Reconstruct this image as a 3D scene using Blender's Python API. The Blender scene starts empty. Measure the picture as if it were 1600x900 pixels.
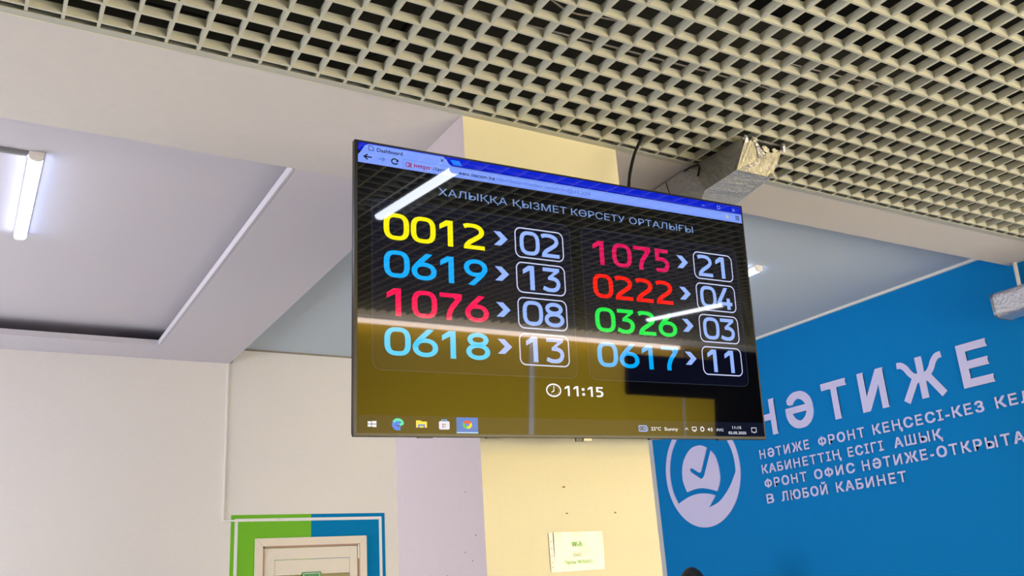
import bpy, bmesh, math, random
from mathutils import Vector, Matrix
from mathutils.geometry import tessellate_polygon

# ------------------------------------------------------------------ camera, world, lights, exposure
SC = bpy.context.scene
COL = SC.collection
CAM_Z = 1.6
cam_data = bpy.data.cameras.new('camera')
cam_data.sensor_width = 36.0
cam_data.lens = 1439.8 / 1600 * 36.0
cam_data.clip_start = 0.05
cam = bpy.data.objects.new('camera', cam_data)
COL.objects.link(cam)
cr, cu, cf = Vector((.86158, -.50346, -.06484)), Vector((-.10686, -.30475, .94642)), Vector((.49624, .80849, .31637))
M4 = Matrix(((cr.x, cu.x, -cf.x, 0), (cr.y, cu.y, -cf.y, 0), (cr.z, cu.z, -cf.z, CAM_Z), (0, 0, 0, 1)))
cam.matrix_world = M4
SC.camera = cam

SC.view_settings.view_transform = 'Standard'
SC.view_settings.look = 'None'
SC.view_settings.gamma = 1.0
SC.view_settings.use_curve_mapping = False
SC.view_settings.exposure = 0.0

world = bpy.data.worlds.new('world')
SC.world = world
world.use_nodes = True
world.node_tree.nodes['Background'].inputs[0].default_value = (0.75, 0.85, 1.0, 1)
world.node_tree.nodes['Background'].inputs[1].default_value = 0.5


def area(name, loc, target, sx, sy, power, color):
    d = bpy.data.lights.new(name, 'AREA')
    d.shape = 'RECTANGLE'
    d.size, d.size_y, d.energy, d.color = sx, sy, power, color
    o = bpy.data.objects.new(name, d)
    COL.objects.link(o)
    o.location = loc
    o.rotation_euler = (Vector(target) - Vector(loc)).to_track_quat('-Z', 'Y').to_euler()
    return o


# added area lights without built sources; the front one stands in for assumed daylight
area('fill_front', (5.0, -3.05, 1.15), (4.6, 3.0, 1.75), 6.0, 1.9, 350, (1.0, .95, .88))  # added light for the daylight assumed behind the camera
area('fill_left', (-3.7, 0.2, 1.5), (3.0, 1.0, 1.2), 5.0, 2.2, 12, (.86, .92, 1.0))  # added weak fill from the left side
area('fill_bay', (-3.7, 4.8, 1.4), (3.0, 4.9, 1.6), 2.8, 1.8, 190, (.95, .97, 1.0))  # added fill that brightens the far wall and the blue wall
area('fill_yellow_wall', (5.0, -1.7, .5), (5.0, -3.27, 2.5), 5.0, .6, 290, (1.0, .95, .8)).data.spread = math.radians(75)  # added unseen uplight that brightens the mirrored yellow wall
LAMP_W = 32.0     # radiance of the hall tube diffusers
BAY_W = 15.0      # radiance of the dimmer, cooler tubes in the bays
COVE_W = 20.0      # radiance of the linear lamp on the yellow wall


# ------------------------------------------------------------------ materials
def lin(c):
    return tuple((v / 255 / 12.92) if v / 255 <= .04045 else ((v / 255 + .055) / 1.055) ** 2.4 for v in c) + (1.0,)


def mat(name, rgb, rough=.6, metal=0.0, ior=1.45, emit=None, strength=0.0, bump=0.0, bscale=40.0, var=0.0, stretch=None, coat=0.0):
    m = bpy.data.materials.new(name)
    m.use_nodes = True
    nt = m.node_tree
    b = nt.nodes['Principled BSDF']
    b.inputs['Base Color'].default_value = lin(rgb)
    b.inputs['Roughness'].default_value = rough
    b.inputs['Metallic'].default_value = metal
    b.inputs['IOR'].default_value = ior
    if coat:
        b.inputs['Coat Weight'].default_value = coat
    if emit is not None:
        b.inputs['Emission Color'].default_value = lin(emit)
        b.inputs['Emission Strength'].default_value = strength
    if bump or var:
        tc = nt.nodes.new('ShaderNodeTexCoord')
        mp = nt.nodes.new('ShaderNodeMapping')
        if stretch:
            mp.inputs['Scale'].default_value = stretch
        nz = nt.nodes.new('ShaderNodeTexNoise')
        nz.inputs['Scale'].default_value = bscale
        nz.inputs['Detail'].default_value = 5
        nt.links.new(tc.outputs['Object'], mp.inputs['Vector'])
        nt.links.new(mp.outputs['Vector'], nz.inputs['Vector'])
        if bump:
            bp = nt.nodes.new('ShaderNodeBump')
            bp.inputs['Strength'].default_value = bump
            bp.inputs['Distance'].default_value = .01
            nt.links.new(nz.outputs['Fac'], bp.inputs['Height'])
            nt.links.new(bp.outputs['Normal'], b.inputs['Normal'])
        if var:
            mx = nt.nodes.new('ShaderNodeMix')
            mx.data_type = 'RGBA'
            c = lin(rgb)
            mx.inputs[6].default_value = tuple(v * (1 - var) for v in c[:3]) + (1,)
            mx.inputs[7].default_value = tuple(min(1, v * (1 + var)) for v in c[:3]) + (1,)
            nt.links.new(nz.outputs['Fac'], mx.inputs[0])
            nt.links.new(mx.outputs[2], b.inputs['Base Color'])
    return m


M_plaster = mat('white_plaster', (226, 222, 222), .8, bump=.06, bscale=60, var=.03)
M_beam = mat('beige_plaster', (208, 204, 204), .8, bump=.08, bscale=30, var=.035)
M_baybounce = mat('bounce_tinted_plaster', (192, 204, 216), .8, bump=.05, bscale=50, var=.02)  # bounce light of the blue wall mixed into the base colour
M_band = mat('lilac_white_plaster', (204, 200, 210), .8, bump=.05, bscale=50, var=.02)
M_cream = mat('cream_paint', (216, 211, 186), .7, bump=.08, bscale=50, var=.02)
M_mauve = mat('greyish_rose_paint', (198, 186, 192), .7, bump=.1, bscale=35, var=.03)
M_blue = mat('blue_paint', (0, 128, 205), .8, ior=1.25, bump=.04, bscale=60, var=.03)
M_yellow = mat('yellow_paint', (222, 192, 36), .7, bump=.05, bscale=40, var=.03)
M_slab = mat('dark_slab', (10, 11, 14), .95, bump=.2, bscale=15, var=.2)
M_floor = mat('pale_tile', (160, 156, 152), .35, var=.05, bscale=6)
M_grille = mat('grille_paint', (196, 196, 182), .5)
M_trim = mat('trim_paint', (180, 182, 174), .5)
M_caulk = mat('cream_caulk', (240, 232, 196), .7)
M_white = mat('white_plastic', (232, 230, 228), .4)
M_grey = mat('grey_metal', (150, 152, 156), .35, metal=.8)
M_black = mat('black_plastic', (10, 10, 12), .3)
M_cable = mat('black_cable', (14, 14, 15), .5)
M_wire = mat('pale_wire', (205, 200, 195), .5)
M_foil = mat('aluminium_foil', (196, 196, 192), .34, metal=.8, bump=1.0, bscale=75, stretch=(1, 3, 1), var=.45)
M_foil_end = mat('foil_end_cap', (214, 211, 196), .42, metal=.5, bump=1.0, bscale=45, stretch=(3, 1, 1), var=.25)
M_foil_silver = mat('silver_foil', (214, 212, 222), .32, metal=.75, bump=1.0, bscale=60, var=.18)
M_tube = mat('tube_glow', (255, 255, 255), .4, emit=(232, 240, 255), strength=LAMP_W)
M_tube_bay = mat('cool_tube_glow', (255, 255, 255), .4, emit=(206, 222, 255), strength=BAY_W)
M_cove = mat('cove_glow', (255, 255, 255), .4, emit=(255, 226, 206), strength=COVE_W)
M_casing = mat('pale_wood_casing', (226, 214, 202), .5, bump=.12, bscale=30, stretch=(12, 1, 1), var=.05)
M_leaf = mat('pale_wood_leaf', (224, 216, 206), .5, bump=.12, bscale=30, stretch=(1, 1, 14), var=.05)
M_groove = mat('door_groove', (150, 140, 130), .8)
M_dglass = mat('dark_glass', (22, 26, 20), .1)
M_green = mat('green_paint', (104, 180, 8), .6)
M_teal = mat('azure_paint', (0, 122, 182), .8, ior=1.2)
M_line = mat('white_paint_line', (226, 226, 232), .6)
M_sgreen = mat('sign_green', (0, 132, 62), .4)
M_lilac = mat('lilac_pvc', (212, 210, 255), .55)
M_paper = mat('sleeve_paper', (240, 236, 222), .25, bump=.5, bscale=9, stretch=(2, 1, 1), var=.03)
M_ink = mat('green_ink', (86, 190, 40), .6)
M_inkgrey = mat('olive_ink', (120, 150, 70), .6)
M_speck = mat('chip_mark', (120, 105, 80), .8)
M_hair = mat('dark_hair', (16, 10, 10), .5, bump=.4, bscale=80)
M_skin = mat('skin', (214, 160, 132), .5)
M_cloth = mat('dark_cloth', (40, 42, 52), .8, bump=.2, bscale=90)
M_trouser = mat('black_trousers', (22, 22, 26), .85)
SCR_IOR, SCR_R = 1.43, .025


def scr(name, rgb, k=1.0):
    return mat(name, (2, 2, 2), SCR_R, ior=SCR_IOR, emit=rgb, strength=k)


# ------------------------------------------------------------------ helpers
class MB:
    """collects shapes, builds ONE mesh object"""

    def __init__(self):
        self.v, self.f, self.mi = [], [], []

    def add(self, vs, fs, mi=0):
        o = len(self.v)
        self.v += [tuple(p) for p in vs]
        self.f += [tuple(i + o for i in f) for f in fs]
        self.mi += [mi] * len(fs)
        return self

    def box(self, x0, x1, y0, y1, z0, z1, mi=0):
        v = [(x, y, z) for z in (z0, z1) for y in (y0, y1) for x in (x0, x1)]
        return self.add(v, [(0, 2, 3, 1), (4, 5, 7, 6), (0, 1, 5, 4), (2, 6, 7, 3), (0, 4, 6, 2), (1, 3, 7, 5)], mi)

    def quad(self, a, b, c, d, mi=0):
        return self.add([a, b, c, d], [(0, 1, 2, 3)], mi)

    def loft(self, loops, closed=True, caps=True):
        n = len(loops[0])
        vs = [p for l in loops for p in l]
        fs = []
        for k in range(len(loops) - 1):
            for i in range(n if closed else n - 1):
                j = (i + 1) % n
                fs.append((k * n + i, k * n + j, (k + 1) * n + j, (k + 1) * n + i))
        if caps:
            fs.append(tuple(range(n - 1, -1, -1)))
            fs.append(tuple((len(loops) - 1) * n + i for i in range(n)))
        return self.add(vs, fs)

    def tube(self, pts, r, n=8):
        pts = [Vector(p) for p in pts]
        loops = []
        up = Vector((.3, .2, 1)).normalized()
        for i, p in enumerate(pts):
            t = (pts[min(i + 1, len(pts) - 1)] - pts[max(i - 1, 0)]).normalized()
            a = t.cross(up)
            if a.length < 1e-3:
                a = t.cross(Vector((1, 0, 0)))
            a.normalize()
            b = t.cross(a)
            rr = r[i] if isinstance(r, (list, tuple)) else r
            loops.append([p + (a * math.cos(2 * math.pi * k / n) + b * math.sin(2 * math.pi * k / n)) * rr for k in range(n)])
        return self.loft(loops)

    def poly(self, pts2, z0=0.0, z1=None):
        """polygon in local XY (concave allowed); z1 gives it thickness"""
        n = len(pts2)
        tris = tessellate_polygon([[Vector((p[0], p[1], 0)) for p in pts2]])
        zt = z0 if z1 is None else z1
        self.add([(p[0], p[1], zt) for p in pts2], [tuple(t) for t in tris])
        if z1 is not None:
            v = [(p[0], p[1], z0) for p in pts2] + [(p[0], p[1], z1) for p in pts2]
            self.add(v, [(i, (i + 1) % n, n + (i + 1) % n, n + i) for i in range(n)])
        return self

    def build(self, name, mats, parent=None, smooth=False, loc=(0, 0, 0), fix=True, bevel=0):
        me = bpy.data.meshes.new(name)
        me.from_pydata(self.v, [], self.f)
        ms = mats if isinstance(mats, (list, tuple)) else [mats]
        for m in ms:
            me.materials.append(m)
        me.polygons.foreach_set('material_index', self.mi)
        if fix:
            bm = bmesh.new()
            bm.from_mesh(me)
            bmesh.ops.remove_doubles(bm, verts=bm.verts, dist=1e-6)
            bmesh.ops.recalc_face_normals(bm, faces=bm.faces)
            bm.to_mesh(me)
            bm.free()
        if smooth:
            me.polygons.foreach_set('use_smooth', [True] * len(me.polygons))
        me.update()
        o = bpy.data.objects.new(name, me)
        COL.objects.link(o)
        o.location = loc
        if parent:
            o.parent = parent
        if bevel:
            b = o.modifiers.new('bevel', 'BEVEL')
            b.width, b.segments, b.limit_method = bevel, 2, 'ANGLE'
        return o


def tag(o, label, cat=None, group=None, kind=None):
    o['label'] = label
    if cat:
        o['category'] = cat
    if group:
        o['group'] = group
    if kind:
        o['kind'] = kind
    return o


def struct(o, label, cat):
    return tag(o, label, cat, kind='structure')


def thing(name, label, cat, loc=(0, 0, 0), group=None):
    o = bpy.data.objects.new(name, None)
    o.empty_display_size = .1
    COL.objects.link(o)
    o.location = loc
    return tag(o, label, cat, group)


def catmull(pts, k=8, closed=False):
    n = len(pts)
    out = []
    rng = range(n if closed else n - 1)
    for i in rng:
        g = (lambda j: pts[j % n]) if closed else (lambda j: pts[max(0, min(n - 1, j))])
        p0, p1, p2, p3 = g(i - 1), g(i), g(i + 1), g(i + 2)
        for s in range(k):
            t = s / k
            out.append(tuple(.5 * (2 * b + (c - a) * t + (2 * a - 5 * b + 4 * c - d) * t * t + (3 * b - a - 3 * c + d) * t ** 3)
                             for a, b, c, d in zip(p0, p1, p2, p3)))
    if not closed:
        out.append(tuple(pts[-1]))
    return out


def strip(mb, pts, h, z=0.0, closed=False, hy=None):
    """flat stroke of half width h along a 2D polyline with mitred corners"""
    n = len(pts)
    L, R_ = [], []
    hy = h if hy is None else hy
    for i in range(n):
        a = pts[(i - 1) % n] if (closed or i > 0) else None
        c = pts[(i + 1) % n] if (closed or i < n - 1) else None
        p = pts[i]

        def nrm(u, v):
            dx, dy = v[0] - u[0], v[1] - u[1]
            l = math.hypot(dx, dy) or 1e-9
            return (-dy / l, dx / l)
        if a is None:
            nx, ny = nrm(p, c)
            s = 1
        elif c is None:
            nx, ny = nrm(a, p)
            s = 1
        else:
            n1, n2 = nrm(a, p), nrm(p, c)
            nx, ny = n1[0] + n2[0], n1[1] + n2[1]
            l = math.hypot(nx, ny) or 1e-9
            nx, ny = nx / l, ny / l
            s = 1 / max(.5, nx * n1[0] + ny * n1[1])
        L.append((p[0] + nx * h * s, p[1] + ny * hy * s, z))
        R_.append((p[0] - nx * h * s, p[1] - ny * hy * s, z))
    m = n if closed else n - 1
    mb.add(L + R_, [(n + i, n + (i + 1) % n, (i + 1) % n, i) for i in range(m)])
    return mb


def ring_pts(cx, cy, a, b, n=2.0, k=48):
    out = []
    for i in range(k):
        t = 2 * math.pi * i / k
        c, s = math.cos(t), math.sin(t)
        out.append((cx + a * math.copysign(abs(c) ** (2 / n), c), cy + b * math.copysign(abs(s) ** (2 / n), s)))
    return out


def text_mesh(s, extrude=0.0, spacing=1.0):
    cu_ = bpy.data.curves.new('lettering', 'FONT')
    cu_.body = s
    cu_.size = 1.0
    cu_.extrude = extrude
    cu_.space_character = spacing
    cu_.resolution_u = 4
    t = bpy.data.objects.new('lettering', cu_)
    COL.objects.link(t)
    dg = bpy.context.evaluated_depsgraph_get()
    me = bpy.data.meshes.new_from_object(t.evaluated_get(dg))
    bpy.data.objects.remove(t)
    bpy.data.curves.remove(cu_)
    vs = [tuple(v.co) for v in me.vertices]
    fs = [tuple(p.vertices) for p in me.polygons]
    bpy.data.meshes.remove(me)
    return vs, fs


def own_glyph(ch, extrude):
    """letters drawn as strokes on a .727 em cap height"""
    q = MB()
    h = .047
    if ch == 'Ө':
        strip(q, ring_pts(.375, .3635, .285, .322, 2.2, 40), h, closed=True)
        q.poly([(.12, .325), (.63, .325), (.63, .405), (.12, .405)], .0001)
        adv = .75
    elif ch == 'Ф':
        strip(q, ring_pts(.385, .3635, .285, .235, 2.2, 40), h, closed=True)
        q.poly([(.338, 0), (.432, 0), (.432, .727), (.338, .727)], .0001)
        adv = .77
    else:
        arc = [(.36 + .268 * math.cos(math.radians(a)), .3635 + .322 * math.sin(math.radians(a))) for a in range(145, -191, -8)]
        strip(q, arc, h)
        q.poly([(.05, .335), (.62, .335), (.62, .415), (.05, .415)], .0001)
        adv = .72
    if not extrude:
        return q.v, q.f, adv
    n = len(q.v)
    vs = [(x, y, extrude + z) for x, y, z in q.v] + [(x, y, -extrude) for x, y, z in q.v]
    fs = list(q.f) + [tuple(n + k for k in f[::-1]) for f in q.f]
    cnt = {}
    for f in q.f:
        for a_, b_ in zip(f, f[1:] + f[:1]):
            cnt.setdefault((min(a_, b_), max(a_, b_)), []).append((a_, b_))
    for e in cnt.values():
        if len(e) == 1:
            a_, b_ = e[0]
            fs.append((b_, a_, n + a_, n + b_))
    return vs, fs, adv


ADV = {}


def text_layout(s, extrude, spacing):
    if not any(c in s for c in 'ӘӨФ'):
        return text_mesh(s, extrude, spacing)
    vs, fs, x = [], [], 0.0
    for ch in s:
        if ch in 'ӘӨФ':
            gv, gf, adv = own_glyph(ch, extrude)
            dx = x
        else:
            if ch not in ADV:
                w_ = lambda t_: (lambda xs_: max(xs_) - min(xs_))([v[0] for v in text_mesh(t_)[0]])
                ADV[ch] = w_('Н' + ch + 'Н') - w_('НН')
            gv, gf = text_mesh(ch, extrude)
            dx, adv = x, ADV[ch]
        o = len(vs)
        vs += [(v[0] + dx, v[1], v[2]) for v in gv]
        fs += [tuple(k + o for k in f) for f in gf]
        x += adv + (spacing - 1) * .62
    return vs, fs


def text(name, s, m, x0, x1, y0, y1, z, parent, bold=0.0, depth=0.0, spacing=1.0, cap=None):
    """writing fitted into the box x0..x1, y0..y1 of the parent's local XY plane; cap: string whose height defines y0..y1;
    bold: stroke growth as a share of the letter height, laid as shifted copies"""
    vs, fs = text_layout(s, 0.5 if depth else 0.0, spacing)
    xs = [v[0] for v in vs]
    ys = [v[1] for v in (text_mesh(cap)[0] if cap else vs)]
    ax, bx, ay, by = min(xs), max(xs), min(ys), max(ys)
    d = bold * (y1 - y0)
    q = MB()
    offs = [(0, 0)] if not bold else [(0, 0), (-d, -d), (d, -d), (-d, d), (d, d), (-d, 0), (d, 0)]
    for k, (dx, dy) in enumerate(offs):
        zz = z + k * (.00008 if depth else .00002)
        q.add([(x0 + d + (v[0] - ax) / (bx - ax) * (x1 - x0 - 2 * d) + dx, y0 + d + (v[1] - ay) / (by - ay) * (y1 - y0 - 2 * d) + dy,
                zz + ((v[2] + .5) * depth if depth else 0)) for v in vs], fs)
    return q.build(name, m, parent, fix=False)


# ------------------------------------------------------------------ the setting
ZG = 3.35          # underside of grille, beam and band
ZC = 3.47          # plaster ceiling of the bays
Y_B = 2.74         # near edge of the beam, face of the column
Y_W = 6.69         # far wall
X_BW = 5.515       # blue wall
CX0, CX1, CY1 = 1.511, 2.235, 3.44

fl = MB().box(-4.2, 9.6, -3.9, 7.0, -.1, 0).build('floor', M_floor)
struct(fl, 'pale tiled floor of the hall, below the picture', 'floor')

w = MB().box(-4.0, X_BW + .2, Y_W, Y_W + .2, 0, 3.8).build('wall_back', M_plaster)
struct(w, 'plain white plaster wall with the door, at the far end', 'wall')
w = MB().box(-4.2, -4.0, -3.6, Y_W + .2, 0, 4.4).build('wall_left', M_plaster)
struct(w, 'white wall on the left, outside the picture', 'wall')
w = MB().box(X_BW, X_BW + .2, Y_B + .02, Y_W, 0, 3.8).build('wall_right', M_blue)
struct(w, 'bright blue painted wall on the right carrying the raised lettering', 'wall')
w = MB().box(-4.0, 7.5, -3.47, -3.27, 0, 4.4).build('wall_front', M_yellow)
struct(w, 'deep yellow wall opposite the television, seen mirrored in its screen', 'wall')
w = MB().box(7.5, 9.6, -3.9, -3.7, 0, 4.4).build('wall_front_recess', M_slab)
struct(w, 'dark recess beside the yellow wall, mirrored at the screen corner', 'wall')
w = MB().box(9.4, 9.6, -3.7, Y_B + .2, 0, 4.4).box(X_BW + .2, 9.4, Y_B, Y_B + .2, 0, 4.4).build('wall_hall_right', M_plaster)
struct(w, 'white end wall of the hall, outside the picture', 'wall')

s = MB().box(-4.2, 9.6, -3.9, Y_B + .6, 4.3, 4.45).build('ceiling_slab', M_slab)
struct(s, 'dark painted slab seen as black through the open grille', 'ceiling')
s = MB().box(-4.0, 1.62, CY1 - .4, Y_W, ZC, ZC + .25).build('ceiling_tray', M_band)
struct(s, 'smooth lilac white ceiling tray of the left bay', 'ceiling')
s = MB().box(1.62, X_BW + .1, 3.04, Y_W, ZC, ZC + .25).build('ceiling_bay', M_baybounce)
struct(s, 'smooth white bay ceiling tinted for the bounce of the blue wall', 'ceiling')

# beam: a long plaster beam, wider on the left of the column
b = MB()
b.box(-4.0, CX1, Y_B, 3.42, ZG, 4.3)
b.box(CX1, 9.4, Y_B, 3.05, ZG, 4.3)
b.quad((-4.0, Y_B - .001, ZG + .03), (9.4, Y_B - .001, ZG + .03), (9.4, Y_B - .001, 4.3), (-4.0, Y_B - .001, 4.3), 1)
bo = b.build('beam', [M_beam, mat('bare_concrete', (62, 62, 56), .9, bump=.3, bscale=12, var=.25)])
struct(bo, 'wide beige plaster beam running across above the television', 'beam')
s = MB().box(-4.0, 9.4, -3.27, -2.75, ZG + .02, 4.3).build('beam_front', M_beam)
struct(s, 'plaster beam over the yellow wall, mirrored in the screen', 'beam')

# column: cream front, greyish rose sides
c = MB()
c.quad((CX0, Y_B - .004, 0), (CX1, Y_B - .004, 0), (CX1, Y_B - .004, ZG), (CX0, Y_B - .004, ZG), 0)
c.quad((CX0, CY1, 0), (CX0, Y_B - .004, 0), (CX0, Y_B - .004, ZG), (CX0, CY1, ZG), 1)
c.quad((CX1, Y_B - .004, 0), (CX1, CY1, 0), (CX1, CY1, ZG), (CX1, Y_B - .004, ZG), 1)
c.quad((CX1, CY1, 0), (CX0, CY1, 0), (CX0, CY1, ZG), (CX1, CY1, ZG), 1)
# small chips and scuffs in the paint
random.seed(5)
for (x, z) in ((1.835, 1.95), (1.84, 1.86), (1.86, 2.19), (2.05, 1.86)):
    pts = [(x + .006 * math.cos(a) * random.uniform(.5, 1.6), Y_B - .0046, z + .003 * math.sin(a) * random.uniform(.5, 1.4)) for a in [k * math.pi / 4 for k in range(8)]]
    c.add(pts, [tuple(range(8))], 2)
for (y, z) in ((2.86, 1.95), (2.88, 1.75), (2.83, 1.72), (3.02, 1.68), (2.8, 1.8)):
    pts = [(CX0 - .0006, y + .003 * math.cos(a) * random.uniform(.5, 1.6), z + .0035 * math.sin(a) * random.uniform(.5, 1.4)) for a in [k * math.pi / 4 for k in range(8)]]
    c.add(pts, [tuple(range(8))], 2)
co = c.build('column', [M_cream, M_mauve, M_speck], fix=False)
struct(co, 'square column with cream front and greyish rose side behind the television', 'column')

# dropped plaster band around the ceiling tray of the left bay
b = MB()
BZ = ZG
b.box(1.075, 1.632, 3.42, Y_W, BZ, BZ + .035)
b.box(-4.0, 1.075, 6.33, Y_W, BZ, BZ + .035)
b.box(1.60, 1.632, 3.42, Y_W, BZ + .035, ZC)
# rounded light lip on the tray edge
b.box(1.066, 1.076, 3.42, 6.335, BZ - .002, BZ + .037)
b.box(-4.0, 1.066, 6.325, 6.335, BZ - .002, BZ + .037)
bo = b.build('ceiling_band', M_band)
struct(bo, 'dropped plaster band framing the recessed ceiling tray on the left', 'ceiling')

# white cornice along the top of the blue wall
t = MB().box(X_BW - .02, X_BW, 3.05, Y_W, ZC - .018, ZC).build('trim_1', M_white)
struct(t, 'thin white cornice along the top of the blue wall', 'cornice')
t = MB().box(1.632, X_BW - .03, Y_W - .008, Y_W, ZC - .012, ZC).build('trim_2', M_groove)
struct(t, 'dark shadow joint along the top of the far wall', 'trim')

# the open cell grille: thin blades on a 10 cm pitch, every sixth one a wider carrier
GX0, GY0, P = .4260, 2.678, .1
g = MB()
for i in range(-44, 89):
    x = GX0 + P * i
    h = .0062 if (i - 1) % 6 == 0 else .005
    g.box(x - h, x + h, -2.75, 2.722, ZG, ZG + .031)
for j in range(0, 54):
    y = GY0 - P * j
    h = .0058 if j % 6 == 2 else .0046
    g.box(-4.0, 9.4, y - h, y + h, ZG - .0004, ZG + .030)
go = g.build('ceiling_grille', M_grille, fix=False)
struct(go, 'open cell grid ceiling of pale square grilles', 'ceiling')

# edge angle of the grille along the beam, with its cream caulk line
t = MB()
t.box(-4.0, 9.4, 2.706, 2.7365, ZG - .003, ZG)
t.box(-4.0, 9.4, 2.733, 2.7365, ZG, ZG + .03)
to = t.build('trim_3', M_trim)
struct(to, 'pale metal edge angle between the grille and the beam', 'trim')
t = MB()
random.seed(3)
xs = [-4 + .12 * k for k in range(56)]
for a_, b_ in zip(xs, xs[1:]):
    h0 = .004 + .004 * random.random()
    t.quad((a_, 2.7365, ZG - .0012), (b_, 2.7365, ZG - .0012), (b_, 2.7365 + h0, ZG - .0012), (a_, 2.7365 + .006, ZG - .0012))
to = t.build('trim_4', M_caulk, fix=False)
struct(to, 'uneven cream caulk line below the grille edge', 'trim')

# painted green and azure surround of the door
GX = [(1.677, 2.254), (2.254, 2.830)]
DZ = 2.263
dsur = struct(thing('door_surround', '', None), 'green and azure painted surround with white line around the door', 'painted surround')
MB().box(1.677, 2.254, Y_W - .003, Y_W, 0, DZ).build('green_panel', M_green, dsur)
MB().box(2.254, 2.830, Y_W - .003, Y_W, 0, DZ).build('azure_panel', M_teal, dsur)
ln = MB()
ln.box(1.703, 2.804, Y_W - .0045, Y_W - .003, DZ - .047, DZ - .026)
ln.box(1.703, 1.725, Y_W - .0045, Y_W - .003, 0, DZ - .047)
ln.box(2.782, 2.804, Y_W - .0045, Y_W - .003, 0, DZ - .047)
ln.build('white_line', M_line, dsur)

# door
door = struct(thing('door_1', '', None, (2.26, Y_W, 0)), 'pale wooden door with dark glass pane and casing at the bottom', 'door')


def loc(mb, name, m, parent, **k):
    mb.v = [(x - 2.26, y - Y_W, z) for x, y, z in mb.v]
    return mb.build(name, m, parent, **k)


cs = MB()
ZT = 2.098
yf = Y_W - .024
# mitred casing
for sx in (0, 1):
    xo, xi = (1.846, 1.900) if sx == 0 else (2.674, 2.620)
    cs.add([(xo, yf, 0), (xi, yf, 0), (xi, yf, ZT - .055), (xo, yf, ZT), (xo, Y_W - .003, 0), (xi, Y_W - .003, 0), (xi, Y_W - .003, ZT - .055), (xo, Y_W - .003, ZT)],
           [(0, 1, 2, 3), (0, 4, 7, 3), (1, 5, 6, 2), (3, 2, 6, 7)])
cs.add([(1.846, yf, ZT), (2.674, yf, ZT), (2.620, yf, ZT - .055), (1.900, yf, ZT - .055), (1.846, Y_W - .003, ZT), (2.674, Y_W - .003, ZT), (2.620, Y_W - .003, ZT - .055), (1.900, Y_W - .003, ZT - .055)],
       [(0, 1, 2, 3), (0, 4, 5, 1), (3, 2, 6, 7)])
loc(cs, 'casing', M_casing, door)
mt = MB()
for (xa, xb) in ((1.846, 1.900), (2.674, 2.620)):
    dx = .0016 if xb > xa else -.0016
    mt.quad((xa, yf - .0006, ZT), (xa + dx, yf - .0006, ZT), (xb + dx, yf - .0006, ZT - .055), (xb, yf - .0006, ZT - .055))
loc(mt, 'casing_joint', M_groove, door, fix=False)
jb = MB().box(1.900, 1.912, yf + .004, Y_W - .003, 0, ZT - .055).box(2.608, 2.620, yf + .004, Y_W - .003, 0, ZT - .055).box(1.900, 2.620, yf + .004, Y_W - .003, ZT - .067, ZT - .055)
loc(jb, 'jamb', mat('jamb_brown', (176, 140, 120), .6), door)
lf = MB()
yl = Y_W - .012
zl = ZT - .070
x0, x1 = 1.914, 2.604
xa, xb = 1.985, 2.545
lf.box(x0, xa, yl, Y_W - .003, .01, zl).box(xb, x1, yl, Y_W - .003, .01, zl)
lf.box(xa, xb, yl, Y_W - .003, zl - .080, zl).box(xa, xb, yl, Y_W - .003, .01, .12)
lf.box(xa + .002, xb - .002, yl + .004, Y_W - .003, zl - .186, zl - .083)
for k in range(1, 6):
    zz = zl - .186 - .30 * k
    lf.box(xa + .002, xb - .002, yl + .004, Y_W - .003, max(.12, zz), zz + .22)
leaf = loc(lf, 'leaf', M_leaf, door, bevel=.001)
gl = MB().box(xa, xb, yl + .006, Y_W - .0035, .12, zl - .185)
loc(gl, 'glass', M_dglass, door)
for z in (2.0 - .01, .35):
    hg = MB().box(2.603, 2.616, yl - .012, yl + .002, z - .055, z + .05)
    h = loc(hg, 'hinge', M_grey, door, bevel=.002)
hn = MB().tube([(1.95, yl, 1.0), (1.95, yl - .05, 1.0)], .01).tube([(1.95, yl - .05, 1.0), (2.07, yl - .05, 1.0)], .008)
loc(hn, 'handle', M_grey, door)

# green sign on the door
sg = thing('door_sign', 'small green sign with white border hanging on the door', 'sign', (2.254, yl, 1.825))
MB().box(-.069, .069, -.006, -.001, -.14, .032).build('panel', M_sgreen, sg)
bd = MB()
for (a, b_, c_, d) in ((-.061, .061, .020, .024), (-.061, -.057, -.132, .024), (.057, .061, -.132, .024), (-.061, .061, -.132, -.128)):
    bd.box(a, b_, -.0068, -.006, c_, d)
bd.build('border', M_line, sg)

# surface conduit on the far wall
cd = MB().box(1.612, 1.627, Y_W - .012, Y_W, 2.225, ZG).box(1.612, 2.01, Y_W - .012, Y_W - .003, 2.218, 2.231)
co_ = cd.build('cable_conduit', M_white, bevel=.002)
tag(co_, 'thin white cable conduit running down the far wall to the door', 'conduit')
hk = MB().tube([(1.655, Y_W - .01, ZG + .05), (1.65, Y_W - .02, ZG + .02), (1.635, Y_W - .03, ZG + .0)], .004)
tag(hk.build('cable_end', M_cable), 'short dark cable end sticking out at the corner of the dropped band', 'cable')

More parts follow.
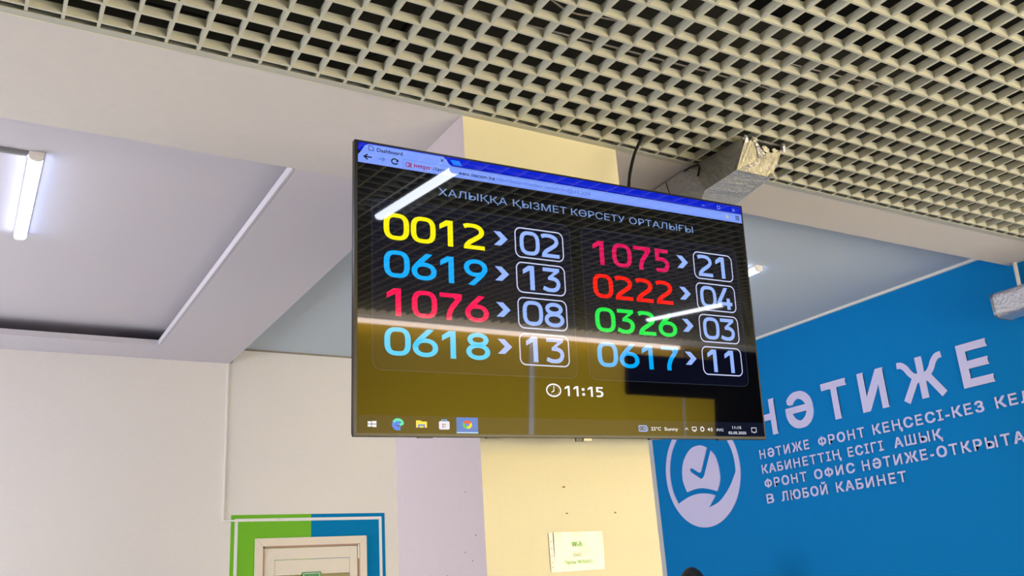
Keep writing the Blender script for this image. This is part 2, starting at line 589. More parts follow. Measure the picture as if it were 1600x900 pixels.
# fittings on the yellow wall opposite (they show in the screen)
wt = MB().box(4.95, 5.01, -3.27, -3.255, .0, ZG).build('wall_trunking', mat('silver_trunking', (244, 244, 246), .3))
tag(wt, 'silver vertical trunking on the yellow wall, mirrored mid screen', 'trunking')
wt = MB().box(7.02, 7.045, -3.27, -3.258, .0, ZG).build('wall_trunking', M_white)
tag(wt, 'thin white trunking at the yellow wall, mirrored near the screen tray icons', 'trunking')
dp = thing('wall_display', 'black wide display on the yellow wall, mirrored in the lower right of the screen', 'display', (6.84, -3.27, 2.99))
MB().box(-.645, .65, .012, .07, -.23, .23).build('casing', M_black, dp, bevel=.006)
MB().box(-.63, .635, .0701, .071, -.215, .215).build('screen', mat('off_screen', (5, 5, 6), .08), dp)
MB().box(-.3, .3, 0, .012, -.12, .12).build('bracket', M_grey, dp)
lm = thing('linear_lamp', 'long warm white linear lamp along the top of the yellow wall, mirrored in the screen', 'lamp', (4.4, -3.19, ZG + .02))
MB().box(-2.9, 2.51, -.03, .03, -.02, 0).build('housing', M_white, lm)
MB().box(-2.9, 2.51, -.028, .028, -.06, -.02).build('diffuser', M_cove, lm)


# ------------------------------------------------------------------ tube lamps
def tube_lamp(x, y0, y1, ztop, label, group, glow):
    t = thing('tube_lamp', label, 'lamp', (x, (y0 + y1) / 2, ztop), group)
    h = (y1 - y0) / 2
    MB().box(-.029, .029, -h, h, -.016, 0).build('housing', M_white, t, bevel=.003)
    prof = [(-.027, -.016), (-.026, -.028), (-.018, -.037), (0, -.040), (.018, -.037), (.026, -.028), (.027, -.016)]
    MB().loft([[(px, yy, pz) for px, pz in prof] for yy in (-h + .014, h - .014)]).build('diffuser', glow, t)
    for s_ in (-1, 1):
        ya, yb = sorted((s_ * h, s_ * (h - .0135)))
        MB().loft([[(px * 1.06, yy, pz * 1.04) for px, pz in prof] for yy in (ya, yb)]).build('end_cap', M_white, t)
    return t


LG = 'tube lamps on the ceilings'
tube_lamp(.139, 3.90, 4.86, ZC, 'white tube lamp glowing on the ceiling tray at the left edge', LG, M_tube_bay)
tube_lamp(4.20, 3.86, 4.86, ZC, 'white tube lamp peeking out at the right edge of the television', LG, M_tube_bay)
tube_lamp(1.79, .57, 1.56, ZG - .004, 'tube lamp under the grille mirrored across the upper left of the screen', LG, M_tube)
tube_lamp(5.28, -1.62, -.56, ZG - .004, 'tube lamp under the grille mirrored across the right half of the screen', LG, M_tube)
cdd = MB().box(-3.9, .108, 3.91, 3.93, ZC - .018, ZC).build('ceiling_conduit', M_grey, bevel=.002)
tag(cdd, 'thin grey conduit on the ceiling tray leading to the left tube lamp', 'conduit')
tag(MB().tube([(-.03, 3.92, ZC - .018), (-.028, 3.92, ZC - .028)], .006).build('conduit_clip', M_cable), 'small dark clip under the ceiling conduit beside the left lamp', 'clip')

# ------------------------------------------------------------------ cables above the grille
random.seed(11)


def run(pts, r, m, name, label):
    o = MB().tube(catmull(pts, 6), r, 6).build(name, m, smooth=True)
    tag(o, label, 'cable')
    return o


run([(.3, 2.46, 3.72), (1.0, 2.45, 3.62), (1.52, 2.439, 3.6), (1.93, 2.422, 3.6), (2.59, 2.40, 3.6), (3.6, 2.37, 3.6), (5.0, 2.33, 3.62), (7.5, 2.3, 3.7)], .0045, M_wire,
    'ceiling_cable', 'long pale cable lying above the grille, the straight lower one')
run([(1.2, 2.22, 3.74), (1.63, 2.282, 3.62), (1.75, 2.30, 3.6), (1.9, 2.275, 3.6), (2.2, 2.25, 3.6), (2.9, 2.2, 3.6), (4.5, 2.1, 3.62), (6.5, 2.1, 3.7)], .004, M_wire,
    'ceiling_cable', 'sagging pale cable above the grille near the top edge of the picture')
run([(-1.5, 2.62, 3.5), (0, 2.66, 3.45), (.5, 2.67, 3.45), (.9, 2.676, 3.445), (1.15, 2.69, 3.5), (1.3, 2.70, 3.7)], .008, M_cable,
    'ceiling_cable', 'black cable above the grille at the upper left')

# ------------------------------------------------------------------ foil wrapped duct beside the television
H = 1.75
A_ = [(1.523, 1.379, .9975), (1.648, 1.379, .9975), (1.588, 1.379, .9), (1.477, 1.379, .9)]
B_ = [(1.516, 1.556, .9975), (1.665, 1.520, .9975), (1.612, 1.50, .9), (1.485, 1.497, .9)]
C_ = [(1.509, 1.60, .9975), (1.668, 1.62, .9975), (1.622, 1.56, .896), (1.536, 1.58, .898)]
D_ = [(1.520, 1.95, .9975), (1.668, 1.95, .9975), (1.64, 1.95, .9), (1.55, 1.95, .9)]
W3 = lambda q: Vector((q[0] * H, q[1] * H, q[2] * H + CAM_Z))
duct = thing('air_duct', 'silver foil wrapped air duct under the grille right above the television', 'duct')
random.seed(2)


def ring_section(q, k=6):
    q = [W3(p) for p in q]
    out = []
    for i in range(4):
        for s_ in range(k):
            out.append(q[i].lerp(q[(i + 1) % 4], s_ / k))
    return out


secs = [ring_section(q) for q in (A_, B_, C_, D_)]
loops = []
for (s0, s1, n_) in ((secs[0], secs[1], 12), (secs[1], secs[2], 3), (secs[2], secs[3], 10)):
    for k in range(n_):
        lp = []
        for i, (p, q) in enumerate(zip(s0, s1)):
            v = p.lerp(q, k / n_)
            if i % 6 and i > 6:
                v = v + Vector((random.uniform(-1, 1), random.uniform(-1, 1), random.uniform(-.6, .6))) * .0022
            lp.append(v)
        loops.append(lp)
loops.append(secs[3])
MB().loft(loops, caps=False).build('duct_body', M_foil, duct)
# end cap with a torn upper edge
a, b2, c2, d2 = [W3(p) for p in A_]
ragged = [(0, .93), (.04, .86), (.09, .84), (.14, .92), (.2, .94), (.27, .88), (.33, .80), (.4, .78), (.47, .70), (.53, .72), (.6, .62), (.67, .70), (.75, .68), (.82, .74), (.9, .72), (.95, .8), (1.0, .9)]
top = [d2.lerp(a, v).lerp(c2.lerp(b2, v), u) + Vector((0, -.002 - .004 * random.random(), 0)) for u, v in ragged]
mid = [d2.lerp(a, v * .5).lerp(c2.lerp(b2, v * .5), u) + Vector((0, -.003 - .004 * random.random(), 0)) for u, v in ragged]
bot = [d2.lerp(c2, u) + Vector((0, -.001, 0)) for u, v in ragged]
MB().loft([bot, mid, top], closed=False, caps=False).build('end_cap', M_foil_end, duct)
MB().quad(*[p + Vector((0, .015, 0)) for p in (a, b2, c2, d2)]).build('hollow_shade', M_black, duct)  # black sheet stands in for the shade inside the torn duct
# diagonal tape seam on the end cap and crumpled foil at its rim
tp = MB()
P_ = lambda u, v: d2.lerp(a, v).lerp(c2.lerp(b2, v), u) + Vector((0, -.0085, 0))
tp.add([P_(.22, .92), P_(.33, .84), P_(.66, .52), P_(.6, .45), P_(.45, .45)], [(0, 1, 2, 3, 4)])
tp.add([P_(.08, .04), P_(.6, .47), P_(.66, .52), P_(.2, .03)], [(0, 1, 2, 3)])
tp.build('tape', M_foil_silver, duct, fix=False)


def crumple(p, r, name, m, seed):
    random.seed(seed)
    bm = bmesh.new()
    bmesh.ops.create_icosphere(bm, subdivisions=2, radius=.95)
    for v in bm.verts:
        v.co = Vector((v.co.x * r[0], v.co.y * r[1], v.co.z * r[2])) * random.uniform(.45, 1.3)
    me = bpy.data.meshes.new(name)
    bm.to_mesh(me)
    bm.free()
    me.materials.append(m)
    o = bpy.data.objects.new(name, me)
    COL.objects.link(o)
    o.location = p
    o.parent = duct
    return o


for k, (u, v, r) in enumerate(((.0, .90, (.012, .01, .018)), (.22, .93, (.018, .008, .014)), (.55, .74, (.022, .008, .012)), (.82, .76, (.018, .008, .010)), (.99, .90, (.012, .012, .02)), (.98, .02, (.016, .012, .008)))):
    crumple(P_(u, v), r, 'crumpled_foil', M_foil_end if k not in (0, 4) else M_foil_silver, k)
# corner tape seams
sm = MB()
pA, pB = W3(B_[0]), W3(B_[3])
off = Vector((-.0035, -.0025, 0))
for k0, k1, t0 in ((0, 1, .13), ):
    q0, q1 = W3((1.514, 1.522, .985)), W3((1.4865, 1.478, .905))
    sm.tube([q0 + off, q0.lerp(q1, .5) + off, q1 + off], .0022, 6)
sm.build('seam_tape', M_foil_silver, duct)
sm = MB().tube([W3((1.5065, 1.655, .994)), W3((1.532, 1.655, .905))], .0025, 6)
sm.build('joint_seam', M_cable, duct)
wr = MB().tube(catmull([W3((1.500, 1.575, .988)), W3((1.505, 1.555, .992)), W3((1.510, 1.53, .985)), W3((1.500, 1.53, .955))], 5), .004, 6)
wr.build('hanger_wire', M_cable, duct)

# small foil duct end in front of the blue wall
d2o = thing('air_duct', 'short silver foil duct end hanging before the blue wall at the right edge', 'duct', (5.37, 2.6, 3.072))
prof = ring_pts(0, 0, .095, .078, 5, 28)
lps = []
random.seed(8)
for y in [.47 - .05 * k for k in range(20)]:
    lps.append([(px * random.uniform(.985, 1.02), y - .0, pz * random.uniform(.985, 1.02) + (.002 if y < .45 else 0)) for px, pz in prof])
MB().loft(lps, caps=False).build('duct_body', M_foil_silver, d2o, smooth=False)
MB().loft([[(px * .98, .462, pz * .98) for px, pz in prof], [(px * .98, .455, pz * .98) for px, pz in prof]]).build('hollow_shade', M_black, d2o)  # black plug stands in for the shade inside this duct end
MB().loft([[(px * s_, y, pz * s_) for px, pz in prof] for y, s_ in ((.476, 1.03), (.476, .985), (.462, .985), (.462, 1.03), (.476, 1.03))], caps=False).build('rim', M_grey, d2o)
MB().tube([(.10, .385, .274), (.115, .40, .07)], .012, 8).build('hanger_rod', M_white, d2o, smooth=True)

# ------------------------------------------------------------------ raised lettering and emblem on the blue wall
WB = Matrix(((0, 0, -1, X_BW), (-1, 0, 0, 0), (0, 1, 0, 0), (0, 0, 0, 1)))   # local x = -Y, local y = up, local z = out of the wall


def wall_thing(name, label, cat, y, z):
    o = thing(name, label, cat)
    o.matrix_world = WB @ Matrix.Translation((-y, z, 0))
    return o


def wbox(y0, y1, z0, z1, o):
    yy, zz = -o.matrix_world.translation.y, o.matrix_world.translation.z
    return (-y0 - yy, -y1 - yy, z0 - zz, z1 - zz)


tt = wall_thing('wall_title', 'largest raised lilac lettering on the blue wall, reading НӘТИЖЕ', 'lettering', 4.3, 2.67)
for ch, y0, y1 in (('Н', 5.36, 5.138), ('Ә', 5.03, 4.757), ('Т', 4.654, 4.424), ('И', 4.316, 4.094), ('Е', 3.518, 3.307)):
    text('letter', ch, M_lilac, *wbox(y0, y1, 2.671, 2.953, tt), 0.001, tt, bold=.04, depth=.007)
# the curved-arm Zhe
zb = wbox(3.976, 3.632, 2.671, 2.953, tt)
zw, zh = zb[1] - zb[0], zb[3] - zb[2]
ZP = lambda u, v: (zb[0] + u * zw, zb[2] + v * zh)
mz = MB()


NZ = [0]


def thick(pts, h):
    NZ[0] += 1
    q = MB()
    strip(q, [ZP(*p) for p in pts], h)
    n = len(pts)
    out = [v[:2] for v in q.v[:n]] + [v[:2] for v in q.v[n:]][::-1]
    mz.poly(out, .001 + .0003 * NZ[0], .008 + .0003 * NZ[0])


thick([(.5, 0), (.5, 1)], .025)
arm = catmull([(.0, .92), (.10, .90), (.19, .80), (.26, .66), (.36, .555), (.52, .53)], 5)
thick(arm, .021)
thick([(1 - u, v) for u, v in arm], .021)
thick([(.50, .53), (.33, .45), (.08, 0)], .025)
thick([(.50, .53), (.67, .45), (.92, 0)], .025)
mz.build('letter', M_lilac, tt, fix=False)

rows = [
    ('raised lilac lettering line directly under the title, starting НӘТИЖЕ ФРОНТ', 2.505, 2.577,
     [('НӘТИЖЕ', 5.37, 4.855), ('ФРОНТ', 4.765, 4.338), ('КЕҢСЕСІ-КЕЗ', 4.268, 3.419), ('КЕЛ', 3.337, 3.10)]),
    ('raised lilac lettering line reading КАБИНЕТТІҢ ЕСІГІ АШЫҚ on the blue wall', 2.388, 2.458,
     [('КАБИНЕТТІҢ', 5.37, 4.58), ('ЕСІГІ', 4.513, 4.207), ('АШЫҚ', 4.118, 3.743)]),
    ('raised lilac lettering line starting ФРОНТ ОФИС, third under the title', 2.275, 2.347,
     [('ФРОНТ', 5.363, 4.928), ('ОФИС', 4.853, 4.48), ('НӘТИЖЕ-ОТКРЫТА', 4.411, 3.205)]),
    ('lowest raised lilac lettering line, reading В ЛЮБОЙ КАБИНЕТ', 2.157, 2.230,
     [('В', 5.365, 5.292), ('ЛЮБОЙ', 5.209, 4.752), ('КАБИНЕТ', 4.671, 4.070)]),
]
for lab, z0, z1, ws in rows:
    tl = wall_thing('wall_lettering', lab, 'lettering', 4.4, z0)
    for wd, y0, y1 in ws:
        text('word', wd, M_lilac, *wbox(y0, y1, z0, z1, tl), 0.001, tl, bold=.03, depth=.005, cap='Н', spacing=1.22)

em = wall_thing('wall_emblem', 'round raised lilac emblem of a hand under a tick on the blue wall', 'emblem', 6.072, 2.508)
LP = lambda y, z: (6.072 - y, z - 2.508)
a0 = math.atan2(LP(5.655, 2.455)[1], LP(5.655, 2.455)[0])
a1 = math.atan2(LP(6.417, 2.273)[1], LP(6.417, 2.273)[0]) + 2 * math.pi
outer = [(.466 * math.cos(t_), .466 * math.sin(t_)) for t_ in [2 * math.pi * k / 96 for k in range(96)]]
inner = [(.417 * math.cos(a0 + (a1 - a0) * k / 60), .417 * math.sin(a0 + (a1 - a0) * k / 60)) for k in range(61)]
hand = catmull([LP(6.417, 2.273), LP(6.34, 2.298), LP(6.259, 2.318), LP(6.17, 2.328), LP(6.081, 2.324), LP(5.99, 2.308), LP(5.938, 2.289)], 4)[1:] + [LP(6.033, 2.202)] + catmull([LP(6.033, 2.202), LP(5.95, 2.218), LP(5.885, 2.241), LP(5.81, 2.29), LP(5.741, 2.349), LP(5.69, 2.41), LP(5.655, 2.455)], 4)[1:-1]
hole = inner + hand
mb = MB()
tris = tessellate_polygon([[Vector((x, y, 0)) for x, y in outer], [Vector((x, y, 0)) for x, y in hole[::-1]]])
allp = outer + hole[::-1]
for zz in (.011,):
    mb.add([(x, y, zz) for x, y in allp], [tuple(t_) for t_ in tris])
for lp in (outer, hole):
    n = len(lp)
    mb.add([(x, y, .001) for x, y in lp] + [(x, y, .011) for x, y in lp], [(i, (i + 1) % n, n + (i + 1) % n, n + i) for i in range(n)])
mb.build('hand_ring', M_lilac, em, fix=False)
left = catmull([LP(5.968, 2.698), LP(6.02, 2.722), LP(6.061, 2.731), LP(6.15, 2.725), LP(6.225, 2.685), LP(6.285, 2.62), LP(6.315, 2.54), LP(6.318, 2.45), LP(6.283, 2.360)], 4)
bottom = catmull([LP(6.283, 2.358), LP(6.19, 2.371), LP(6.095, 2.370), LP(6.0, 2.350), LP(5.908, 2.322)], 4)
right = catmull([LP(5.908, 2.322), LP(5.866, 2.39), LP(5.853, 2.455), LP(5.858, 2.54), LP(5.882, 2.615), LP(5.922, 2.664)], 4)
tick = [LP(6.025, 2.495), LP(6.036, 2.475), LP(6.055, 2.455), LP(6.085, 2.446), LP(6.15, 2.488), LP(6.208, 2.525), LP(6.214, 2.543), LP(6.200, 2.556), LP(6.183, 2.553), LP(6.10, 2.503), LP(6.083, 2.503), LP(6.073, 2.515)]
badge = left + bottom[1:] + right[1:] + tick
MB().poly(badge, .001, .011).build('tick_badge', M_lilac, em, fix=False)

# ------------------------------------------------------------------ paper in a sleeve on the column
pp = thing('paper_notice', 'paper in a clear punched sleeve with green Wi-Fi text on the cream column', 'notice', (1.868, Y_B - .005, 1.732))
pp.rotation_euler = (math.pi / 2, 0, 0)
nx, ny = 16, 10
v = []
random.seed(4)
for j in range(ny + 1):
    for i in range(nx + 1):
        u_, w_ = i / nx, j / ny
        x = -.094 + .206 * u_ + .003 * (w_ - .5)
        y = -.066 + .131 * w_ + .004 * u_ * (1 - w_) * .6
        z = .0015 + .003 * abs(math.sin(7 * u_ + 2.2 * w_)) * (.3 + w_) * (.4 + .6 * random.random())
        v.append((x, y, z))
MB().add(v, [(j * (nx + 1) + i, j * (nx + 1) + i + 1, (j + 1) * (nx + 1) + i + 1, (j + 1) * (nx + 1) + i) for j in range(ny) for i in range(nx)]).build('sleeve', M_paper, pp, smooth=True)
MB().box(-.112, -.0955, -.066, .064, .001, .002).build('punched_strip', M_white, pp)
ho = MB()
for y in (.035, .012, -.012, -.034, -.05):
    ho.poly(ring_pts(-.104, y, .0022, .003, 2, 10), .0024)
ho.build('punch_holes', mat('hole_shadow', (190, 180, 140), .8), pp, fix=False)
text('wifi_text', 'Wi-Fi', M_ink, -.022, .021, .014, .032, .0065, pp, bold=.012)
text('network_text', 'Con2', M_inkgrey, -.017, .012, -.017, -.006, .0065, pp)
text('password_text', 'Пароль', M_ink, -.055, -.010, -.045, -.030, .0065, pp)
text('password_text', '987654321', M_ink, -.004, .058, -.041, -.030, .0065, pp)

# ------------------------------------------------------------------ the television
TVC = Vector((1.829 * 1.0, 2.5346, .9674 + CAM_Z))
tr_, tu_, tn_ = Vector((.99973, -.01603, .01659)), Vector((-.01780, -.07868, .99674)), Vector((-.01467, -.99677, -.07894))
tv = thing('television', 'large wall television showing a queue board, tilted down on the column', 'television')
tv.matrix_world = Matrix(((tr_.x, tu_.x, tn_.x, TVC.x), (tr_.y, tu_.y, tn_.y, TVC.y), (tr_.z, tu_.z, tn_.z, TVC.z), (0, 0, 0, 1)))
SW, SH = .835, .4756
ft = MB()
for (a, b_, c_, d) in ((-SW, SW, SH - .006, SH), (-SW, SW, -SH, -SH + .010), (-SW, -SW + .010, -SH + .010, SH - .006), (SW - .007, SW, -SH + .010, SH - .006)):
    ft.box(a, b_, c_, d, -.022, .001)
ft.build('bezel', M_black, tv, bevel=.0015)
bk = MB()
bk.loft([[(x, y, z) for x, y in ((-w_, -h_), (w_, -h_), (w_, h_), (-w_, h_))] for w_, h_, z in ((SW - .003, SH - .003, -.006), (SW - .003, SH - .003, -.022), (SW - .06, SH - .06, -.045), (SW - .16, SH - .16, -.058))])
bk.build('back_shell', M_black, tv)
mbk = MB().box(-.30, .30, -.2, .2, -.075, -.058).box(-.22, -.18, -.25, .25, -.10, -.075).box(.18, .22, -.25, .25, -.10, -.075)
mbk.box(-.24, .24, -.05, .05, -.17, -.10)
mbk.build('wall_bracket', M_grey, tv)
lg = MB().box(-.017, .019, -.010, 0, -.004, .003)
lg.v = [(x, y - SH, z) for x, y, z in lg.v]
lg.build('brand_plate', mat('plate_silver', (150, 146, 132), .35, metal=.3), tv, bevel=.001)
rc = MB().box(-.045, -.019, -.012, 0, -.006, .0)
rc.v = [(x, y - SH, z) for x, y, z in rc.v]
rc.build('receiver', M_black, tv)
for xx in (-.60, -.36, .30, .62):
    f_ = MB().box(xx - .025, xx + .025, -SH - .0025, -SH, -.02, -.004)
    f_.build('speaker_foot', M_black, tv)

S_bg = scr('screen_black', (6, 8, 16), .5)
screen = MB().quad((-SW + .008, -SH + .008, .0002), (SW - .006, -SH + .008, .0002), (SW - .006, SH - .005, .0002), (-SW + .008, SH - .005, .0002)).build('screen', S_bg, tv)

mm = .001
Z1, Z2, Z3 = .0004, .0006, .0008
S_title = scr('screen_title_blue', (0, 30, 200))
S_bar = scr('screen_bar_blue', (128, 160, 255))
S_newtab = scr('screen_newtab', (40, 130, 255))
S_ink = scr('screen_ink', (10, 12, 40))
S_dim = scr('screen_dim', (90, 120, 210))
S_red = scr('screen_redtext', (150, 20, 70))
S_head = scr('screen_heading', (120, 150, 205))
S_panel = scr('screen_panel', (9, 13, 34), .7)
S_pline = scr('screen_panel_line', (52, 62, 80))
S_lblue = scr('screen_pale_blue', (150, 182, 255))
S_box = scr('screen_box_line', (205, 214, 255))
S_white = scr('screen_white', (236, 240, 255))
S_task = scr('screen_taskbar', (16, 22, 40))
S_y, S_b, S_p, S_c = scr('screen_yellow', (250, 240, 0)), scr('screen_blue', (0, 172, 255)), scr('screen_pink', (255, 0, 84)), scr('screen_cyan', (0, 200, 255))
S_m, S_r, S_g = scr('screen_crimson', (218, 0, 88)), scr('screen_red', (255, 10, 0)), scr('screen_green', (0, 232, 76))

DZV = [0.0]


def sq(name, m, x0, x1, y0, y1, z=Z1):
    return MB().quad((x0 * mm, y0 * mm, z), (x1 * mm, y0 * mm, z), (x1 * mm, y1 * mm, z), (x0 * mm, y1 * mm, z)).build(name, m, screen, fix=False)


def rrect(x0, x1, y0, y1, r, k=6):
    out = []
    for cx_, cy_, a in ((x1 - r, y1 - r, 0), (x0 + r, y1 - r, 90), (x0 + r, y0 + r, 180), (x1 - r, y0 + r, 270)):
        for i in range(k + 1):
            t_ = math.radians(a + 90 * i / k)
            out.append((cx_ + r * math.cos(t_), cy_ + r * math.sin(t_)))
    return out


def S(pts):
    return [(x * mm, y * mm) for x, y in pts]


# browser window frame
sq('title_bar', S_title, -823, 827, 439, 469)
bb = MB()
bb.poly(S([(-824, 399), (827, 399), (827, 437), (-488, 437), (-497, 441), (-507, 455), (-519, 466), (-787, 466), (-800, 460), (-812, 440), (-824, 424)]), Z2)
bb.build('browser_bar', S_bar, screen, fix=False)
MB().poly(S([(-494, 460), (-459, 460), (-449, 443), (-482, 443)]), Z2).build('new_tab_button', S_newtab, screen, fix=False)
ad = MB()
strip(ad, S([(824, 433), (-667, 433), (-667, 403), (824, 403)]), .0006, Z3)
ad.build('address_box', S_dim, screen, fix=False)
ic = MB()
strip(ic, S([(-787, 461), (-777, 461), (-771, 455), (-771, 445), (-787, 445)]), .0009, Z3, closed=True)
ic.build('page_icon', S_ink, screen, fix=False)
text('tab_text', 'Dashboard', S_ink, -.759, -.669, .444, .457, Z3, screen, cap='Db', bold=.02)
cl = MB()
strip(cl, S([(-529, 457), (-519, 447)]), .0012, Z3)
strip(cl, S([(-529, 447), (-519, 457)]), .0012, Z3)
cl.build('tab_close', S_ink, screen, fix=False)
ar = MB()
strip(ar, S([(-803, 421), (-777, 421)]), .0022, Z3)
strip(ar, S([(-791, 430), (-803, 421), (-791, 412)]), .0022, Z3)
ar.build('back_arrow', S_ink, screen, fix=False)
ar = MB()
strip(ar, S([(-754, 421), (-732, 421)]), .0016, Z3)
strip(ar, S([(-742, 429), (-732, 421), (-742, 413)]), .0016, Z3)
ar.build('forward_arrow', S_dim, screen, fix=False)
ar = MB()
strip(ar, S([(-697 + 11 * math.cos(math.radians(a)), 420 + 9 * math.sin(math.radians(a))) for a in range(30, 331, 15)]), .0022, Z3)
ar.poly(S([(-684, 429), (-684, 419), (-694, 421)]), Z3)
ar.build('reload_arrow', S_ink, screen, fix=False)
bx = MB()
strip(bx, S(rrect(-657, -640, 409, 424, 3)), .0012, Z3, closed=True)
strip(bx, S([(-650, 422), (-636, 408)]), .0016, Z3)
strip(bx, S([(-650, 408), (-636, 422)]), .0016, Z3)
bx.build('warning_icon', S_red, screen, fix=False)
text('https_text', 'https', S_red, -.628, -.570, .410, .425, Z3, screen, cap='ht', bold=.01)
sx_ = MB()
strip(sx_, S([(-630, 416), (-568, 419)]), .0008, Z3 + .0002)
sx_.build('https_strike', S_red, screen, fix=False)
text('address_text', '://arm', S_ink, -.565, -.503, .411, .424, Z3, screen, cap='kb', bold=.015)
text('address_text', 'eeo.iiscon.kz', S_ink, -.462, -.322, .411, .424, Z3, screen, cap='kb', bold=.02)
text('address_path', '/dashboard/index.html?id=@d3.229', S_dim, -.318, .078, .411, .424, Z3, screen, cap='kb', bold=.015)
st = MB()
st.poly(S([(749 + (11 if k % 2 == 0 else 5) * math.cos(math.radians(90 + 36 * k)), 418 + (11 if k % 2 == 0 else 5) * math.sin(math.radians(90 + 36 * k))) for k in range(10)]), Z3)
st.build('bookmark_star', scr('screen_star', (196, 190, 150)), screen, fix=False)
mn = MB()
for y in (426, 419, 412):
    strip(mn, S([(793, y), (814, y)]), .0018, Z3)
mn.build('menu_icon', S_ink, screen, fix=False)
wc = MB()
strip(wc, S([(618, 450), (634, 450)]), .0012, Z2)
wc.build('minimise_button', S_bar, screen, fix=False)
wc = MB()
strip(wc, S(rrect(700, 714, 446, 458, 1)), .0012, Z2, closed=True)
wc.build('restore_button', S_bar, screen, fix=False)
wc = MB()
strip(wc, S([(780, 457), (794, 445)]), .0012, Z2)
strip(wc, S([(780, 445), (794, 457)]), .0012, Z2)
wc.build('close_button', S_bar, screen, fix=False)

for wd, x0_, x1_ in (('ХАЛЫҚҚА', -.541, -.277), ('ҚЫЗМЕТ', -.254, -.030), ('КӨРСЕТУ', -.011, .229), ('ОРТАЛЫҒЫ', .250, .560)):
    text('heading_word', wd, S_head, x0_, x1_, .326, .352, Z2, screen, cap='Н')
for x0_, x1_ in ((-777, -23), (25, 773)):
    pl = MB()
    pl.poly(S(rrect(x0_, x1_, -272, 283, 30)), Z1)
    pl.build('queue_panel', S_panel, screen, fix=False)
    ol = MB()
    strip(ol, S(rrect(x0_, x1_, -272, 283, 30)), .0008, Z2, closed=True)
    ol.build('panel_outline', S_pline, screen, fix=False)

# digits, drawn as strokes in a 90 mm high cell
GL = {
    '0': dict(rings=[(45.5, 45, 35.5, 38, 3.0)]),
    '1': dict(polys=[[(26, 90), (51, 90), (51, 0), (31, 0), (31, 72), (1, 57), (1, 74)]]),
    '2': dict(sm=[[(3, 78), (20, 83), (42, 83), (62, 77), (71, 64), (65, 50), (44, 36), (24, 24), (13, 12), (11, 0)]], polys=[[(1, 0), (82, 0), (82, 14), (8, 14)]]),
    '3': dict(sm=[[(34, 51.5), (52, 50), (66, 42), (70, 29), (62, 14), (44, 7), (24, 7.5), (2, 14)]], polys=[[(2, 90), (76, 90), (76, 78), (44, 57), (44, 44), (24, 45), (24, 55), (52, 76), (2, 76)]]),
    '4': dict(polys=[[(42, 90), (63, 90), (23, 30), (84, 30), (84, 16), (0, 16), (0, 29)], [(53, 46), (72, 46), (72, 0), (53, 0)]]),
    '5': dict(polys=[[(4, 90), (68, 90), (68, 76), (23, 76), (23, 56), (4, 56)], [(4, 60), (23, 60), (23, 57), (30, 57), (30, 43), (4, 43)]], sm=[[(24, 50), (42, 49.5), (57, 41), (61, 29), (54, 13), (38, 7), (6, 7)]]),
    '6': dict(rings=[(45, 30, 35, 23, 2.2)], sm=[[(69, 94), (50, 77), (34, 63), (19, 48), (10.5, 36), (10, 30)]]),
    '7': dict(polys=[[(2, 90), (84, 90), (84, 76), (70, 64), (50, 76), (2, 76)]], sm=[[(75, 77), (62, 60), (46, 41), (36, 18), (35, 0)]]),
    '8': dict(rings=[(45, 67, 30, 16, 2.1), (45, 27, 35, 20, 2.1)]),
    '9': dict(rings=[(45, 60, 35, 23, 2.2)], sm=[[(21, -4), (40, 13), (56, 27), (71, 42), (79.5, 54), (80, 60)]]),
}


def digit(mb, ch, x, y, sx=1.0, sy=1.0, h=9.8, z=Z2):
    g_ = GL[ch]
    q = MB()
    for r_ in g_.get('rings', []):
        strip(q, ring_pts(r_[0], r_[1], r_[2], r_[3], r_[4], 56), h, 0, closed=True, hy=7)
    for p in g_.get('sm', []):
        strip(q, catmull(p, 6), h, 0, hy=7.5)
    for p in g_.get('polys', []):
        q.poly(p, 0)
    out = []
    for vx, vy, _ in q.v:
        vy = min(90, max(0, vy))
        out.append(((x + vx * sx) * mm, (y + vy * sy) * mm, z))
    DZV[0] = (DZV[0] + 1) % 3
    mb.add(out, q.f)


rows_l = [('0012', '02', S_y), ('0619', '13', S_b), ('1076', '08', S_p), ('0618', '13', S_c)]
rows_r = [('1075', '21', S_m), ('0222', '04', S_r), ('0326', '03', S_g), ('0617', '11', S_b)]
base = (151, 26, -99, -225)
XP = {'0': 0, '1': 8, '2': 2, '3': 2, '4': 0, '5': 8, '6': 1, '7': 2, '8': 1, '9': 1}
for x0_, ch0, bx0, rows_ in ((-738, -336, -252, rows_l), (65, 465, 549, rows_r)):
    for (num, win, m), y in zip(rows_, base):
        q = MB()
        for k, ch in enumerate(num):
            digit(q, ch, x0_ + 94.5 * k + XP[ch], y, .985, 1.0)
        q.build('queue_number', m, screen, fix=False)
        yc = y + 50
        c_ = MB()
        c_.poly(S([(ch0, yc + 25), (ch0 + 27, yc + 25), (ch0 + 55, yc), (ch0 + 27, yc - 25), (ch0, yc - 25), (ch0 + 27, yc)]), Z2)
        c_.build('chevron', S_lblue, screen, fix=False)
        o_ = MB()
        strip(o_, S(rrect(bx0 + 1, bx0 + 197, y - 7, y + 99, 22)), .0021, Z2, closed=True)
        o_.build('window_box', S_box, screen, fix=False)
        q = MB()
        for k, ch in enumerate(win):
            digit(q, ch, bx0 + 17 + 86 * k + XP[ch], y + 3, .92, .965, 8.6)
        q.build('window_number', S_lblue, screen, fix=False)

